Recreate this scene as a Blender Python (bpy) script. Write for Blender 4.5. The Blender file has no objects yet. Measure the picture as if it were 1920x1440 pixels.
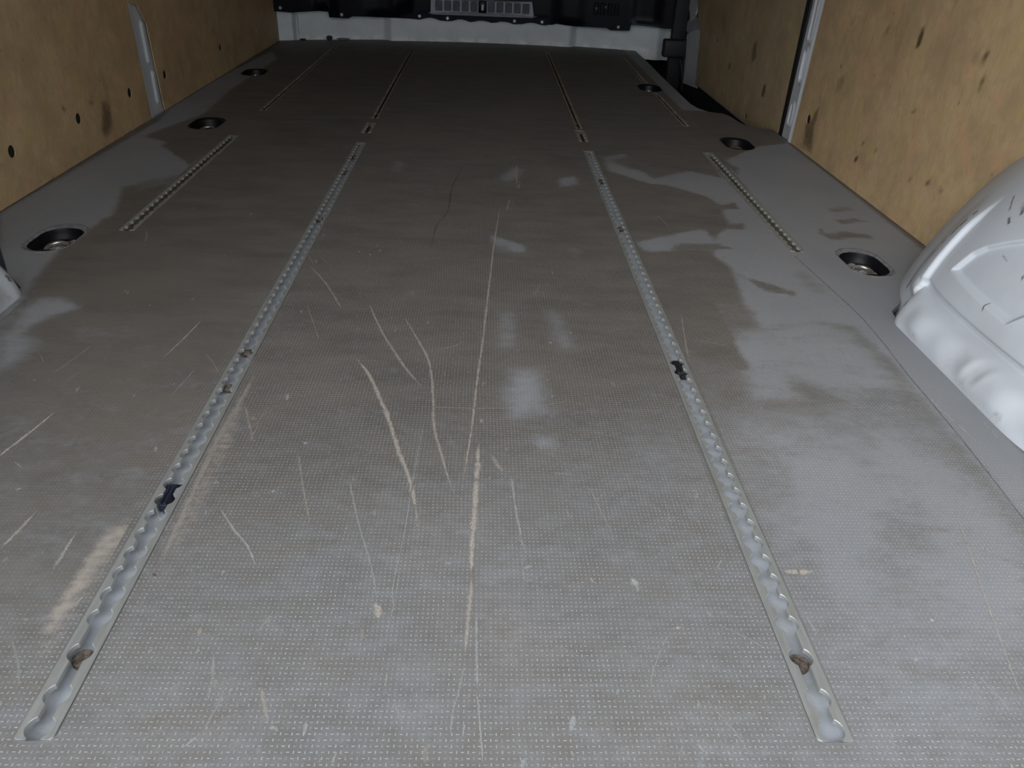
import bpy, bmesh, math, random, time
import numpy as np
from mathutils import Vector, Matrix
from mathutils.geometry import delaunay_2d_cdt
random.seed(7); RNG = np.random.RandomState(11)
scene = bpy.context.scene
COL = scene.collection

# ------------------------------------------------------------------ camera
cam_d = bpy.data.cameras.new('camera'); cam = bpy.data.objects.new('camera', cam_d); COL.objects.link(cam)
PITCH, YAW, ROLL = 0.542843416, 0.051743938, 0.0491974923
cy, sy, cp, sp = math.cos(YAW), math.sin(YAW), math.cos(PITCH), math.sin(PITCH)
fw = Vector((sy*cp, cy*cp, -sp)); rt = Vector((cy, -sy, 0)); up = rt.cross(fw)
c, s = math.cos(ROLL), math.sin(ROLL)
rt2 = rt*c + up*s; up2 = up*c - rt*s
m = Matrix((rt2, up2, -fw)).transposed().to_4x4(); m.translation = Vector((0.02044, 0.0, 0.550385))
cam.matrix_world = m
cam_d.sensor_width = 36.0; cam_d.lens = 1460.39/1920*36; cam_d.clip_start = 0.02
scene.camera = cam

# ------------------------------------------------------------------ world, lights, exposure
world = bpy.data.worlds.new('overcast_sky'); scene.world = world; world.use_nodes = True
wt = world.node_tree; bg = wt.nodes['Background']; bg.inputs[0].default_value = (0.86, 0.93, 1.0, 1)
# overcast sky: three times as bright overhead as at the skyline
tc = wt.nodes.new('ShaderNodeTexCoord'); sz = wt.nodes.new('ShaderNodeSeparateXYZ'); mr = wt.nodes.new('ShaderNodeMapRange')
wt.links.new(tc.outputs['Generated'], sz.inputs[0]); wt.links.new(sz.outputs[2], mr.inputs[0])
for i_, v_ in ((1, 0.0), (2, 1.0), (3, 0.85), (4, 1.15)): mr.inputs[i_].default_value = v_
wt.links.new(mr.outputs[0], bg.inputs[1])
def sun(name, direction, energy, angle, color):
    d = bpy.data.lights.new(name, 'SUN'); d.energy = energy; d.angle = angle; d.color = color
    o = bpy.data.objects.new(name, d); COL.objects.link(o)
    o.rotation_euler = Vector(direction).to_track_quat('-Z', 'Y').to_euler(); return o
# bright hazy cloud behind the open rear doors, to the left
sun('sun', (0.60, 0.62, -0.50), 1.05, math.radians(60), (0.97, 0.985, 1.0))
scene.view_settings.view_transform = 'Standard'; scene.view_settings.look = 'None'
scene.view_settings.gamma = 1.0; scene.view_settings.use_curve_mapping = False
scene.view_settings.exposure = 1.3

# ------------------------------------------------------------------ traced measurements (metres, van coordinates)
STAINS = [[[[-0.2579,0.5668],[0.3448,0.868],[0.6183,0.9062],[0.6255,0.6401],[0.4508,0.3521],[0.2655,0.352],[-0.3221,0.3516],[-0.3427,0.3912]],0.5,0.12],[[[0.3448,0.868],[0.6183,0.9062],[0.6255,0.6401],[0.4508,0.3521],[0.3239,0.352],[0.3288,0.5404]],0.36,0.08],[[[-0.8985,3.6507],[-0.9529,2.6265],[-0.9084,2.335],[-0.9314,1.5205],[-0.6838,1.0454],[-0.6981,1.1272],[-0.7174,1.2084],[-0.7338,1.3374],[-0.7273,1.4419],[-0.7175,1.5413],[-0.7673,1.7141],[-0.7055,1.761],[-0.6407,1.8992],[-0.7444,1.9821],[-0.7846,2.0811],[-0.8854,2.151],[-0.8507,2.2979],[-0.8139,2.4201],[-0.8365,2.7802],[-0.8305,3.4528]],0.05,0.02],[[[-0.6701,1.0637],[-0.6751,1.1385],[-0.6316,1.1513],[-0.5988,1.1141],[-0.6323,1.0659],[-0.6489,1.0218]],0.15,0.02],[[[-0.6709,1.0206],[-0.6227,1.0067],[-0.6039,0.9758],[-0.6198,0.9228]],0.2,0.03],[[[-0.579,1.069],[-0.5021,1.0735],[-0.4631,1.032],[-0.5068,0.9886],[-0.5679,1.0262]],0.6,0.03],[[[0.33,1.2032],[0.4803,1.2128],[0.5863,1.0987],[0.6183,0.9062],[0.3381,0.842],[0.3201,0.9514]],0.58,0.05],[[[0.9301,2.3369],[0.9201,1.4652],[0.8321,1.3172],[0.733,1.1655],[0.6996,0.7621],[0.6365,0.6582],[0.6409,0.792],[0.645,0.9977],[0.63,1.12],[0.5648,1.1356],[0.4772,1.1113],[0.4756,1.2125],[0.4909,1.3554],[0.4735,1.4071],[0.5092,1.527],[0.5512,1.5787],[0.56,1.702],[0.5544,1.7786],[0.4811,1.8536],[0.4674,1.9184],[0.5527,1.9992],[0.6345,1.9379],[0.6835,1.9908],[0.682,2.1176],[0.8187,2.278]],0.03,0.015],[[[0.343,2.1001],[0.4078,2.1467],[0.4975,2.0022],[0.5947,1.8882],[0.5808,1.7343],[0.5328,1.8508],[0.4318,1.8697],[0.3407,1.9734]],0.08,0.02],[[[0.3269,1.466],[0.3761,1.5],[0.4901,1.5634],[0.4951,1.4423],[0.3401,1.4186]],0.12,0.012],[[[0.4425,1.0816],[0.5648,1.1356],[0.622,1.1007],[0.6242,0.9352],[0.5353,0.889],[0.48,0.9436],[0.4346,0.9719]],0.25,0.03],[[[0.4074,1.0617],[0.4517,1.0553],[0.4572,0.8996],[0.4022,0.8904]],0.2,0.025],[[[0.4168,0.7622],[0.4731,0.7531],[0.4735,0.6635],[0.3913,0.5309],[0.377,0.5482],[0.3845,0.6524]],0.16,0.02],[[[0.5284,0.7883],[0.5905,0.7352],[0.59,0.5816],[0.5267,0.4772],[0.4725,0.5084],[0.4954,0.6202]],0.2,0.03],[[[0.4818,0.6823],[0.526,0.6834],[0.5235,0.6292],[0.4889,0.5722],[0.4532,0.5792]],0.4,0.05],[[[0.0435,1.1479],[0.0782,1.1461],[0.0781,1.0105],[0.0466,1.0088]],0.25,0.016],[[[0.0688,0.9549],[0.1029,0.9565],[0.1061,0.8459],[0.0667,0.8257],[0.0526,0.8829]],0.22,0.025],[[[0.1264,1.153],[0.1513,1.1347],[0.1641,1.0148],[0.1401,1.0136]],0.3,0.02],[[[0.038,1.4918],[0.0664,1.4644],[0.1073,1.4332],[0.1057,1.3943],[0.05,1.4007]],0.15,0.015],[[[-0.0229,2.4804],[0.0589,2.423],[0.0347,2.2448],[0.0209,2.0321],[0.0062,1.8868],[-0.0067,2.0285],[0.0121,2.2415]],0.55,0.05],[[[0.0958,1.9818],[0.1288,1.957],[0.1125,1.877],[0.0791,1.8297],[0.0541,1.8702]],0.3,0.03],[[[0.2044,1.8877],[0.254,1.9253],[0.2553,1.8454],[0.2052,1.8144]],0.2,0.02],[[[0.0905,0.783],[0.1136,0.7838],[0.1134,0.7637],[0.0935,0.7652]],0.25,0.01],[[[-0.2034,2.0031],[-0.1611,1.9837],[-0.1787,1.8873],[-0.2129,1.9059]],0.4,0.03],[[[0.19,1.4259],[0.2162,1.4281],[0.2004,1.3723]],0.4,0.02],[[[-0.1043,1.207],[-0.0821,1.2085],[-0.0841,1.1765],[-0.1001,1.1797]],0.2,0.01],[[[0.0504,1.4428],[0.0809,1.417],[0.0548,1.3742]],0.52,0.01],[[[0.3542,2.0752],[0.4362,2.1395],[0.6263,2.3309],[0.6416,2.195],[0.5714,2.0513],[0.4813,1.9905],[0.3981,1.9901]],0.7,0.03],[[[0.5806,2.073],[0.6571,2.1359],[0.7036,2.0375],[0.6606,1.9737],[0.6006,1.9666]],0.75,0.008],[[[0.4263,1.9935],[0.5035,2.0327],[0.5189,1.971],[0.4468,1.916]],0.8,0.015],[[[0.3518,1.8606],[0.4411,1.8491],[0.5136,1.7664],[0.565,1.7213],[0.6063,1.7141],[0.5551,1.6831],[0.4403,1.6538],[0.3527,1.6998]],0.75,0.02],[[[0.3288,1.6608],[0.4197,1.6698],[0.3497,1.538],[0.3158,1.535]],0.85,0.02],[[[0.389,1.4281],[0.5312,1.4453],[0.5006,1.4717],[0.4137,1.4703]],0.65,0.008],[[[0.3333,1.4097],[0.4335,1.415],[0.4232,1.2767],[0.4116,1.1267],[0.4106,0.9708],[0.3589,0.984],[0.3335,1.049],[0.3254,1.2029]],0.9,0.008],[[[0.7419,1.5473],[0.794,1.5776],[0.8432,1.5561],[0.8469,1.525],[0.7979,1.5301],[0.7448,1.5102]],0.62,0.008],[[[0.7969,1.6456],[0.8531,1.6651],[0.8803,1.6429],[0.8077,1.6122]],0.57,0.008],[[[0.8094,1.7269],[0.8747,1.7488],[0.8848,1.7119],[0.8141,1.6902]],0.52,0.008],[[[0.7426,1.5961],[0.7544,1.5807],[0.7475,1.532],[0.73,1.5462]],0.62,0.006],[[[0.5558,1.5957],[0.5876,1.6054],[0.5818,1.5652],[0.5507,1.5559]],0.72,0.006],[[[0.565,1.7213],[0.606,1.7446],[0.602,1.6988],[0.5706,1.6957]],0.77,0.006],[[[0.4993,1.3132],[0.5401,1.2848],[0.5806,1.2459],[0.5694,1.2273],[0.5193,1.2486]],0.67,0.006],[[[0.6183,1.4325],[0.6519,1.269],[0.5984,1.1779],[0.5988,1.313]],0.35,0.02],[[[-0.8134,2.0662],[-0.7857,2.1255],[-0.6449,2.146],[-0.5552,1.8642],[-0.5543,1.73],[-0.5965,1.7532],[-0.7101,1.9375]],0.85,0.012],[[[-0.6848,1.805],[-0.6648,1.7454],[-0.6919,1.7226],[-0.7373,1.6605],[-0.7467,1.7768]],0.5,0.02],[[[-0.73,1.5081],[-0.7125,1.5161],[-0.6799,1.4231],[-0.6932,1.4078]],0.72,0.01],[[[-0.7158,1.3388],[-0.6649,1.3746],[-0.5607,1.3514],[-0.465,1.152],[-0.5167,1.0909],[-0.6192,1.1421]],0.95,0.03],[[[-0.1957,1.1101],[0.0203,1.3201],[0.1049,1.072],[0.0749,1.1868],[0.0105,0.8549],[-0.1233,0.9312]],0.75,0.12],[[[-0.2014,3.9224],[-0.074,3.7958],[-0.0107,1.8848],[0.0239,1.5151],[-0.0122,1.4519],[-0.0684,2.0205],[-0.1496,2.8233]],0.98,0.04]]
RUBS = [[[[-0.3325,0.6292],[-0.35,0.6124],[-0.354,0.5724],[-0.3547,0.5237],[-0.3575,0.4801],[-0.3435,0.4744],[-0.3375,0.5175],[-0.3354,0.5582],[-0.3274,0.5994]],0.8,0.012],[[[-0.323,0.5584],[-0.3216,0.5804],[-0.3177,0.4987],[-0.3177,0.452],[-0.3326,0.4465],[-0.3469,0.4491],[-0.3331,0.4864]],0.55,0.03],[[[-0.2863,0.9383],[-0.294,0.9234],[-0.2872,0.7725],[-0.2835,0.6456],[-0.2806,0.5592],[-0.2781,0.5382],[-0.2695,0.5418],[-0.2644,0.6375],[-0.2655,0.7623]],0.55,0.012],[[[-0.2922,0.4898],[-0.285,0.4809],[-0.2838,0.4607],[-0.2904,0.4606]],0.7,0.008],[[[0.2902,1.2114],[0.2995,1.212],[0.2968,1.03],[0.2875,1.0329]],0.3,0.01],[[[0.3232,0.4937],[0.3346,0.3986],[0.33,0.3769],[0.322,0.384],[0.3203,0.5001]],0.45,0.01],[[[-0.1807,0.4369],[-0.0629,0.4486],[-0.0329,0.417],[-0.0985,0.3969],[-0.1666,0.4014]],0.22,0.06],[[[-0.2781,0.5382],[-0.2805,0.4693],[-0.2803,0.3688],[-0.2073,0.3517],[-0.1791,0.4162]],0.2,0.06]]
SCRATCHES = [[[[-0.1557,0.9779],[-0.1306,0.9309],[-0.1146,0.8894],[-0.0888,0.814],[-0.0732,0.7577],[-0.0561,0.7067],[-0.047,0.6691],[-0.042,0.6426],[-0.0378,0.6174]],0.0063,0.95,0],[[[-0.1003,1.1158],[-0.0684,1.0278],[-0.0485,0.9645],[-0.0381,0.8792],[-0.0322,0.8042],[-0.0184,0.7382],[-0.007,0.6887],[0.0041,0.6568]],0.00396,0.8,0],[[[-0.1577,1.1514],[-0.1273,1.0591],[-0.1004,0.9933],[-0.0809,0.9479],[-0.055,0.8988]],0.00459,0.75,0],[[[0.0618,1.6703],[0.0449,1.4003],[0.0322,1.1433],[0.0268,1.0328],[0.0201,0.9232],[0.0148,0.8058],[0.0084,0.7185],[0.0042,0.6542]],0.00367,0.85,0],[[[0.0232,0.7718],[0.023,0.7291],[0.0212,0.6801],[0.0205,0.644],[0.0189,0.6024],[0.0185,0.5679],[0.0217,0.5325]],0.00685,1,0],[[[0.0206,0.5643],[0.0176,0.5092],[0.0162,0.4842],[0.015,0.4549]],0.00382,0.8,0],[[[0.0241,0.5029],[0.0251,0.4606],[0.026,0.4173]],0.00278,0.6,1],[[[0.0251,0.4225],[0.0285,0.3878],[0.0312,0.3519]],0.00169,0.6,1],[[[0.0152,0.4493],[0.0114,0.4224],[0.0062,0.3973],[0.0057,0.3784]],0.00213,0.45,1],[[[-0.2828,1.3024],[-0.2419,1.2306],[-0.1993,1.133]],0.00444,0.6,0],[[[-0.2504,0.6464],[-0.2236,0.6095],[-0.2042,0.5864],[-0.1895,0.5593]],0.00261,0.75,1],[[[-0.1866,0.7435],[-0.1698,0.6844],[-0.149,0.6191]],0.00232,0.55,0],[[[-0.3013,1.3723],[-0.2726,1.2982]],0.00277,0.4,0],[[[-0.1205,0.6952],[-0.1004,0.6243],[-0.0843,0.5773],[-0.0754,0.5483],[-0.0673,0.5146]],0.00262,0.55,1],[[[-0.0699,0.5159],[-0.0663,0.5069],[-0.0645,0.4955]],0.00776,0.95,0],[[[-0.0451,0.8277],[-0.0482,0.7373],[-0.0505,0.6424],[-0.0524,0.5854],[-0.0553,0.5314],[-0.0522,0.5116],[-0.0541,0.4834],[-0.0539,0.4487]],0.00125,0.6,1],[[[-0.5205,0.7209],[-0.5075,0.7783],[-0.4998,0.8191]],0.00426,0.95,0],[[[-0.3767,0.5505],[-0.3782,0.5756],[-0.3785,0.6063]],0.00352,0.8,0],[[[-0.4414,0.5708],[-0.436,0.6051],[-0.4325,0.6378]],0.00361,0.75,0],[[[-0.4183,0.9589],[-0.4085,1.0181],[-0.4022,1.0793]],0.00263,0.7,1],[[[-0.5465,0.9077],[-0.533,0.9639],[-0.5282,0.9955]],0.00284,0.35,0],[[[-0.4954,0.8629],[-0.4966,0.8839]],0.00468,0.6,0],[[[-0.3731,0.8589],[-0.3682,0.906],[-0.3632,0.9347]],0.00207,0.35,1],[[[-0.3692,0.8097],[-0.3384,0.8144]],0.00193,0.3,0],[[[0.558,0.6609],[0.5369,0.5885],[0.5168,0.5223],[0.4974,0.4532],[0.4855,0.4094]],0.00187,0.85,0],[[[0.3259,0.5605],[0.3463,0.5601],[0.363,0.5611]],0.00709,1,0],[[[0.6493,0.926],[0.6477,0.8666],[0.6533,0.8284],[0.6547,0.7855]],0.00293,0.75,1],[[[0.6919,0.8462],[0.6901,0.8211],[0.6891,0.7995]],0.00292,0.6,1],[[[0.3511,1.1427],[0.3377,1.0492],[0.3286,0.9826]],0.00251,0.55,0],[[[0.0611,0.71],[0.0652,0.645],[0.0694,0.6034],[0.0723,0.5801]],0.00275,0.7,1],[[[0.0691,0.5651],[0.0705,0.5366]],0.00256,0.6,1],[[[0.1471,0.6976],[0.1567,0.6516],[0.1654,0.6094]],0.00234,0.5,0],[[[-0.0651,0.8494],[0.0244,0.8478],[0.0941,0.8556],[0.152,0.8736]],0.0028,0.35,1],[[[0.3752,0.8732],[0.4566,0.8764]],0.00223,0.45,0],[[[0.0964,0.715],[0.1413,0.7122]],0.0031,0.4,1],[[[0.1522,0.6631],[0.17,0.6858]],0.00182,0.5,1],[[[0.2439,0.6764],[0.2579,0.6451],[0.2616,0.6113]],0.00177,0.45,0],[[[0.3877,0.819],[0.3763,0.7395],[0.3696,0.6987]],0.00197,0.35,1],[[[-0.026,1.9763],[-0.0485,1.7944],[-0.051,1.6234],[-0.0703,1.5222],[-0.0729,1.3908]],0.00341,0.4,2],[[[-0.2036,0.6724],[-0.1953,0.6736]],0.00687,0.95,0],[[[-0.1868,0.7627],[-0.1797,0.7651]],0.00626,0.8,1],[[[-0.4445,1.1534],[-0.4331,1.1521]],0.00412,1,1],[[[0.1956,0.7981],[0.201,0.7982]],0.00473,0.9,1],[[[0.2011,0.4862],[0.215,0.4894]],0.00444,1,0],[[[0.1744,0.5523],[0.1795,0.5327]],0.00724,0.85,1],[[[0.4137,0.4822],[0.4177,0.478]],0.00451,0.9,1],[[[0.4494,0.5016],[0.453,0.4984]],0.00516,1,1],[[[0.4219,0.4732],[0.4197,0.4554]],0.00195,0.6,1],[[[0.1984,0.48],[0.1918,0.4709],[0.1769,0.4422],[0.1712,0.4233]],0.00139,0.45,1],[[[-0.1512,0.424],[-0.1447,0.4064],[-0.1374,0.3896]],0.0038,0.6,0],[[[-0.136,0.3872],[-0.1267,0.392]],0.00332,0.4,0],[[[-0.0098,0.5652],[0.0006,0.5676]],0.00472,0.6,1],[[[0.0682,0.5421],[0.0813,0.5473]],0.00311,0.6,1],[[[-0.3179,0.6491],[-0.3035,0.624]],0.00161,0.4,1],[[[-0.2655,0.6503],[-0.2562,0.6251]],0.00216,0.6,1],[[[-0.3251,0.685],[-0.3169,0.6946]],0.00805,0.55,0],[[[-0.4988,0.7186],[-0.4801,0.7044]],0.00455,0.6,0],[[[-0.1792,0.4316],[-0.1812,0.4013],[-0.1864,0.3779]],0.00208,0.35,1],[[[-0.0582,0.6969],[-0.064,0.7265]],0.00306,0.3,1],[[[0.038,0.7505],[0.0472,0.7247],[0.0532,0.7147]],0.00496,0.6,0],[[[-0.0433,1.0043],[-0.0164,1.0138],[-0.0011,1.0314]],0.00314,0.45,0],[[[-0.0275,0.9211],[-0.0252,0.9505]],0.00224,0.3,0],[[[-0.0411,0.4119],[-0.0377,0.3995],[-0.0303,0.3876]],0.00297,0.4,0],[[[0.2173,0.4081],[0.2322,0.3814],[0.2398,0.3564]],0.00215,0.45,0],[[[0.3897,0.5206],[0.4052,0.5141]],0.00417,0.5,0],[[[0.107,1.993],[0.1033,1.7907]],0.00626,0.6,0],[[[0.1117,1.855],[0.1058,1.791]],0.00626,0.5,0],[[[0.0827,1.7097],[0.0751,1.6358]],0.00463,0.5,0],[[[0.0723,0.5801],[0.0661,0.5541]],0.00209,0.3,1],[[[-0.2565,1.1452],[-0.2124,1.0202]],0.00231,0.4,0],[[[-0.2808,0.5486],[-0.283,0.545]],0.00788,0.7,2],[[[0.2678,0.6883],[0.2681,0.6845]],0.00245,1,1],[[[-0.2744,0.8437],[-0.2439,0.763]],0.0031,0.5,0],[[[-0.2615,0.8196],[-0.2534,0.808]],0.01032,0.4,0],[[[-0.2812,0.924],[-0.2843,0.8309],[-0.2871,0.7616],[-0.2835,0.6456],[-0.2806,0.5592]],0.00739,0.55,0],[[[-0.3039,0.923],[-0.293,0.965]],0.00731,0.5,0]]
CLAD = [[-0.9136,0.1266],[-0.8633,0.122],[-0.7496,0.1288],[-0.7081,0.1267],[-0.7053,0.1018],[-0.623,0.0976],[-0.6033,0.1069],[-0.465,0.1037],[-0.3531,0.1008],[-0.2901,0.0974],[-0.2696,0.1072],[-0.2263,0.1083],[-0.206,0.097],[-0.1417,0.094],[-0.1237,0.1039],[-0.0798,0.1052],[-0.0641,0.0939],[-0.0382,0.0947],[-0.0201,0.1024],[0.0241,0.1016],[0.0452,0.0929],[0.0712,0.0962],[0.0919,0.1018],[0.1285,0.1008],[0.1497,0.0922],[0.2019,0.0944],[0.2276,0.1027],[0.2667,0.1021],[0.288,0.0936],[0.3451,0.0965],[0.3629,0.1022],[0.4099,0.0975],[0.4617,0.0957],[0.6022,0.0971],[0.6233,0.089],[0.7109,0.0926],[0.7154,0.1189],[0.7994,0.1179],[0.8729,0.1141],[0.9278,0.1162]]
SCREWS = [[-0.9072,0.1422],[-0.6501,0.1136],[-0.2947,0.1139],[-0.1622,0.1078],[0.1595,0.1071],[0.2922,0.1084],[0.6566,0.1056],[0.9177,0.1342]]
SMR = [[[[2.2569,0.0769],[2.195,0.0979],[2.1598,0.0093],[2.2265,-0.013]],0.5,0.012],[[[2.2094,0.1191],[2.1876,0.1349],[2.1837,0.0933],[2.2197,0.0852]],0.5,0.008],[[[1.7743,0.3771],[1.7546,0.3795],[1.7435,0.3448],[1.7553,0.341]],0.9,0.003],[[[1.93,0.3532],[1.9042,0.3729],[1.9113,0.342]],0.5,0.006],[[[2.1053,0.2311],[2.0623,0.2447],[2.0662,0.1991],[2.1173,0.1789]],0.35,0.015],[[[1.5127,0.3749],[1.5008,0.3783],[1.4943,0.3521],[1.4856,0.3168],[1.4898,0.3066]],0.6,0.005],[[[1.5438,0.3724],[1.5259,0.373],[1.5139,0.3491],[1.5553,0.3379]],0.3,0.012],[[[1.9103,0.0676],[1.8897,0.0758],[1.8935,0.0669]],0.9,0.002],[[[1.9495,0.1163],[1.9371,0.1077]],0.5,0.003],[[[1.8902,0.1192],[1.8769,0.1224],[1.8721,0.106],[1.8881,0.1019]],0.5,0.004],[[[1.8176,0.1149],[1.8017,0.1215],[1.7969,0.1056],[1.8156,0.1031]],0.4,0.005],[[[1.5669,0.1086],[1.5598,0.1185],[1.545,0.1097],[1.5038,0.1137],[1.495,0.11],[1.5507,0.1013]],0.6,0.004],[[[1.6391,0.0985],[1.6308,0.1009],[1.6263,0.0942]],0.7,0.003],[[[1.6972,0.341],[1.6991,0.361],[1.7002,0.3457]],0.4,0.004],[[[1.7472,0.4136],[1.7284,0.4223],[1.7308,0.4023]],0.4,0.008],[[[2.1427,0.3647],[2.0922,0.3639],[2.0986,0.3389]],0.3,0.012],[[[1.4084,0.3741],[1.4023,0.3792],[1.3973,0.3327]],0.4,0.006],[[[1.9493,0.1112],[1.9466,0.117],[1.9401,0.1121]],0.6,0.002],[[[2.2643,0.0228],[2.2945,-0.0001],[2.1962,-0.0124],[1.9951,-0.0136],[1.7339,-0.0109],[1.4876,-0.0119],[1.4906,-0.0072],[1.7443,0.0048],[2.0109,0.0099]],0.25,0.015]]
SML = [[[[2.0589,0.1054],[2.1055,0.1027],[2.091,0.0329],[2.0431,0.0175],[2.0212,0.036]],0.5,0.012],[[[2.0821,0.1769],[2.1021,0.1737],[2.1172,0.0938],[2.0813,0.088]],0.25,0.015],[[[1.9934,0.1246],[2.0215,0.1216],[2.0192,0.1007],[1.991,0.104]],0.4,0.006],[[[1.8606,0.1333],[1.8734,0.133],[1.8676,0.1225]],0.6,0.003],[[[1.8705,0.1278],[1.9135,0.1284],[1.9057,0.124]],0.3,0.004],[[[1.9222,0.1739],[1.9452,0.1663],[1.9305,0.1595]],0.4,0.006],[[[1.9223,0.3372],[1.9377,0.3294],[1.9214,0.3266]],0.5,0.003],[[[2.0932,0.1975],[2.1086,0.1914],[2.1014,0.1838]],0.6,0.003],[[[1.7181,0.1279],[1.7258,0.1173],[1.7184,0.1079]],0.5,0.004],[[[1.6319,0.1232],[1.6439,0.115],[1.6371,0.1102]],0.5,0.005],[[[1.7572,0.0232],[1.7623,0.0098]],0.7,0.003],[[[1.7105,0.201],[1.7327,0.2022],[1.715,0.1897]],0.2,0.01],[[[1.8195,0.3395],[1.7272,0.3243],[1.7754,0.2989]],0.3,0.05],[[[1.894,0.2497],[1.9087,0.2444],[1.8954,0.2385]],0.4,0.006],[[[2.7764,0.0174],[2.8145,0.0141],[2.7974,0.0034]],0.7,0.004]]
SMD = [[[[2.8897,0.2039],[2.8494,0.2176],[2.8233,0.1623],[2.8695,0.138]],0.5,0.008],[[[3.1377,0.1],[3.1035,0.1053],[3.1028,0.0828],[3.1371,0.0772]],0.5,0.006],[[[2.6955,0.099],[2.6769,0.1057],[2.6596,0.0721],[2.6957,0.0652]],0.7,0.005],[[[2.7983,0.2731],[2.7768,0.2835],[2.7665,0.2687]],0.4,0.006],[[[3.363,0.2387],[3.2633,0.2676],[3.2385,0.1768]],0.3,0.02]]

# ------------------------------------------------------------------ material helpers
class NT:
    def __init__(self, name):
        self.m = bpy.data.materials.new(name); self.m.use_nodes = True
        self.t = self.m.node_tree; self.t.nodes.clear()
    def n(self, typ, **kw):
        n = self.t.nodes.new(typ)
        for k, v in kw.items():
            if k.startswith('i_'):
                key = k[2:]; key = int(key) if key.isdigit() else key.replace('_', ' ')
                self.set(n.inputs[key], v)
            else: setattr(n, k, v)
        return n
    def set(self, sock, v):
        if isinstance(v, bpy.types.NodeSocket): self.t.links.new(v, sock)
        elif isinstance(v, (tuple, list)) and len(v) == 3 and sock.type == 'RGBA': sock.default_value = (*v, 1)
        else: sock.default_value = v
    def math(self, op, a, b=None, c=None, clamp=False):
        n = self.n('ShaderNodeMath', operation=op, use_clamp=clamp); self.set(n.inputs[0], a)
        if b is not None: self.set(n.inputs[1], b)
        if c is not None: self.set(n.inputs[2], c)
        return n.outputs[0]
    def mix(self, f, a, b, blend='MIX'):
        n = self.n('ShaderNodeMix', data_type='RGBA', blend_type=blend); self.set(n.inputs[0], f); self.set(n.inputs[6], a); self.set(n.inputs[7], b)
        return n.outputs[2]
    def ramp(self, f, lo, hi, a=0.0, b=1.0):
        n = self.n('ShaderNodeMapRange', interpolation_type='SMOOTHSTEP'); self.set(n.inputs[0], f)
        for i, v in ((1, lo), (2, hi), (3, a), (4, b)): self.set(n.inputs[i], v)
        return n.outputs[0]
    def noise(self, scale, detail=3, rough=.55, vec=None, stretch=None):
        if vec is None: vec = self.n('ShaderNodeNewGeometry').outputs['Position']
        if stretch:
            mp = self.n('ShaderNodeMapping'); self.set(mp.inputs[0], vec); mp.inputs[3].default_value = stretch; vec = mp.outputs[0]
        n = self.n('ShaderNodeTexNoise'); self.set(n.inputs['Vector'], vec); n.inputs['Scale'].default_value = scale
        n.inputs['Detail'].default_value = detail; n.inputs['Roughness'].default_value = rough
        return n.outputs[0]
    def finish(self, color, rough=.5, metal=0., bump=None, bump_dist=.001, bump_str=1., spec=.5, alpha=None, coat=0.):
        b = self.n('ShaderNodeBsdfPrincipled'); self.set(b.inputs['Base Color'], color); self.set(b.inputs['Roughness'], rough)
        self.set(b.inputs['Metallic'], metal); self.set(b.inputs['Specular IOR Level'], spec)
        if coat: b.inputs['Coat Weight'].default_value = coat
        if alpha is not None: self.set(b.inputs['Alpha'], alpha)
        if bump is not None:
            bn = self.n('ShaderNodeBump'); bn.inputs['Distance'].default_value = bump_dist; bn.inputs['Strength'].default_value = bump_str
            self.set(bn.inputs['Height'], bump); self.t.links.new(bn.outputs[0], b.inputs['Normal'])
        o = self.n('ShaderNodeOutputMaterial'); self.t.links.new(b.outputs[0], o.inputs[0]); return self.m

def simple(name, col, rough=.5, metal=0., var=.0, scale=30, spec=.5, bump=0.):
    k = NT(name); ns = k.noise(scale)
    dark = tuple(v*(1-var) for v in col); lite = tuple(min(1, v*(1+var)) for v in col)
    return k.finish(k.mix(k.ramp(ns, .3, .7), dark, lite), rough, metal, ns if bump else None, bump or .001, 1., spec)

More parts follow.
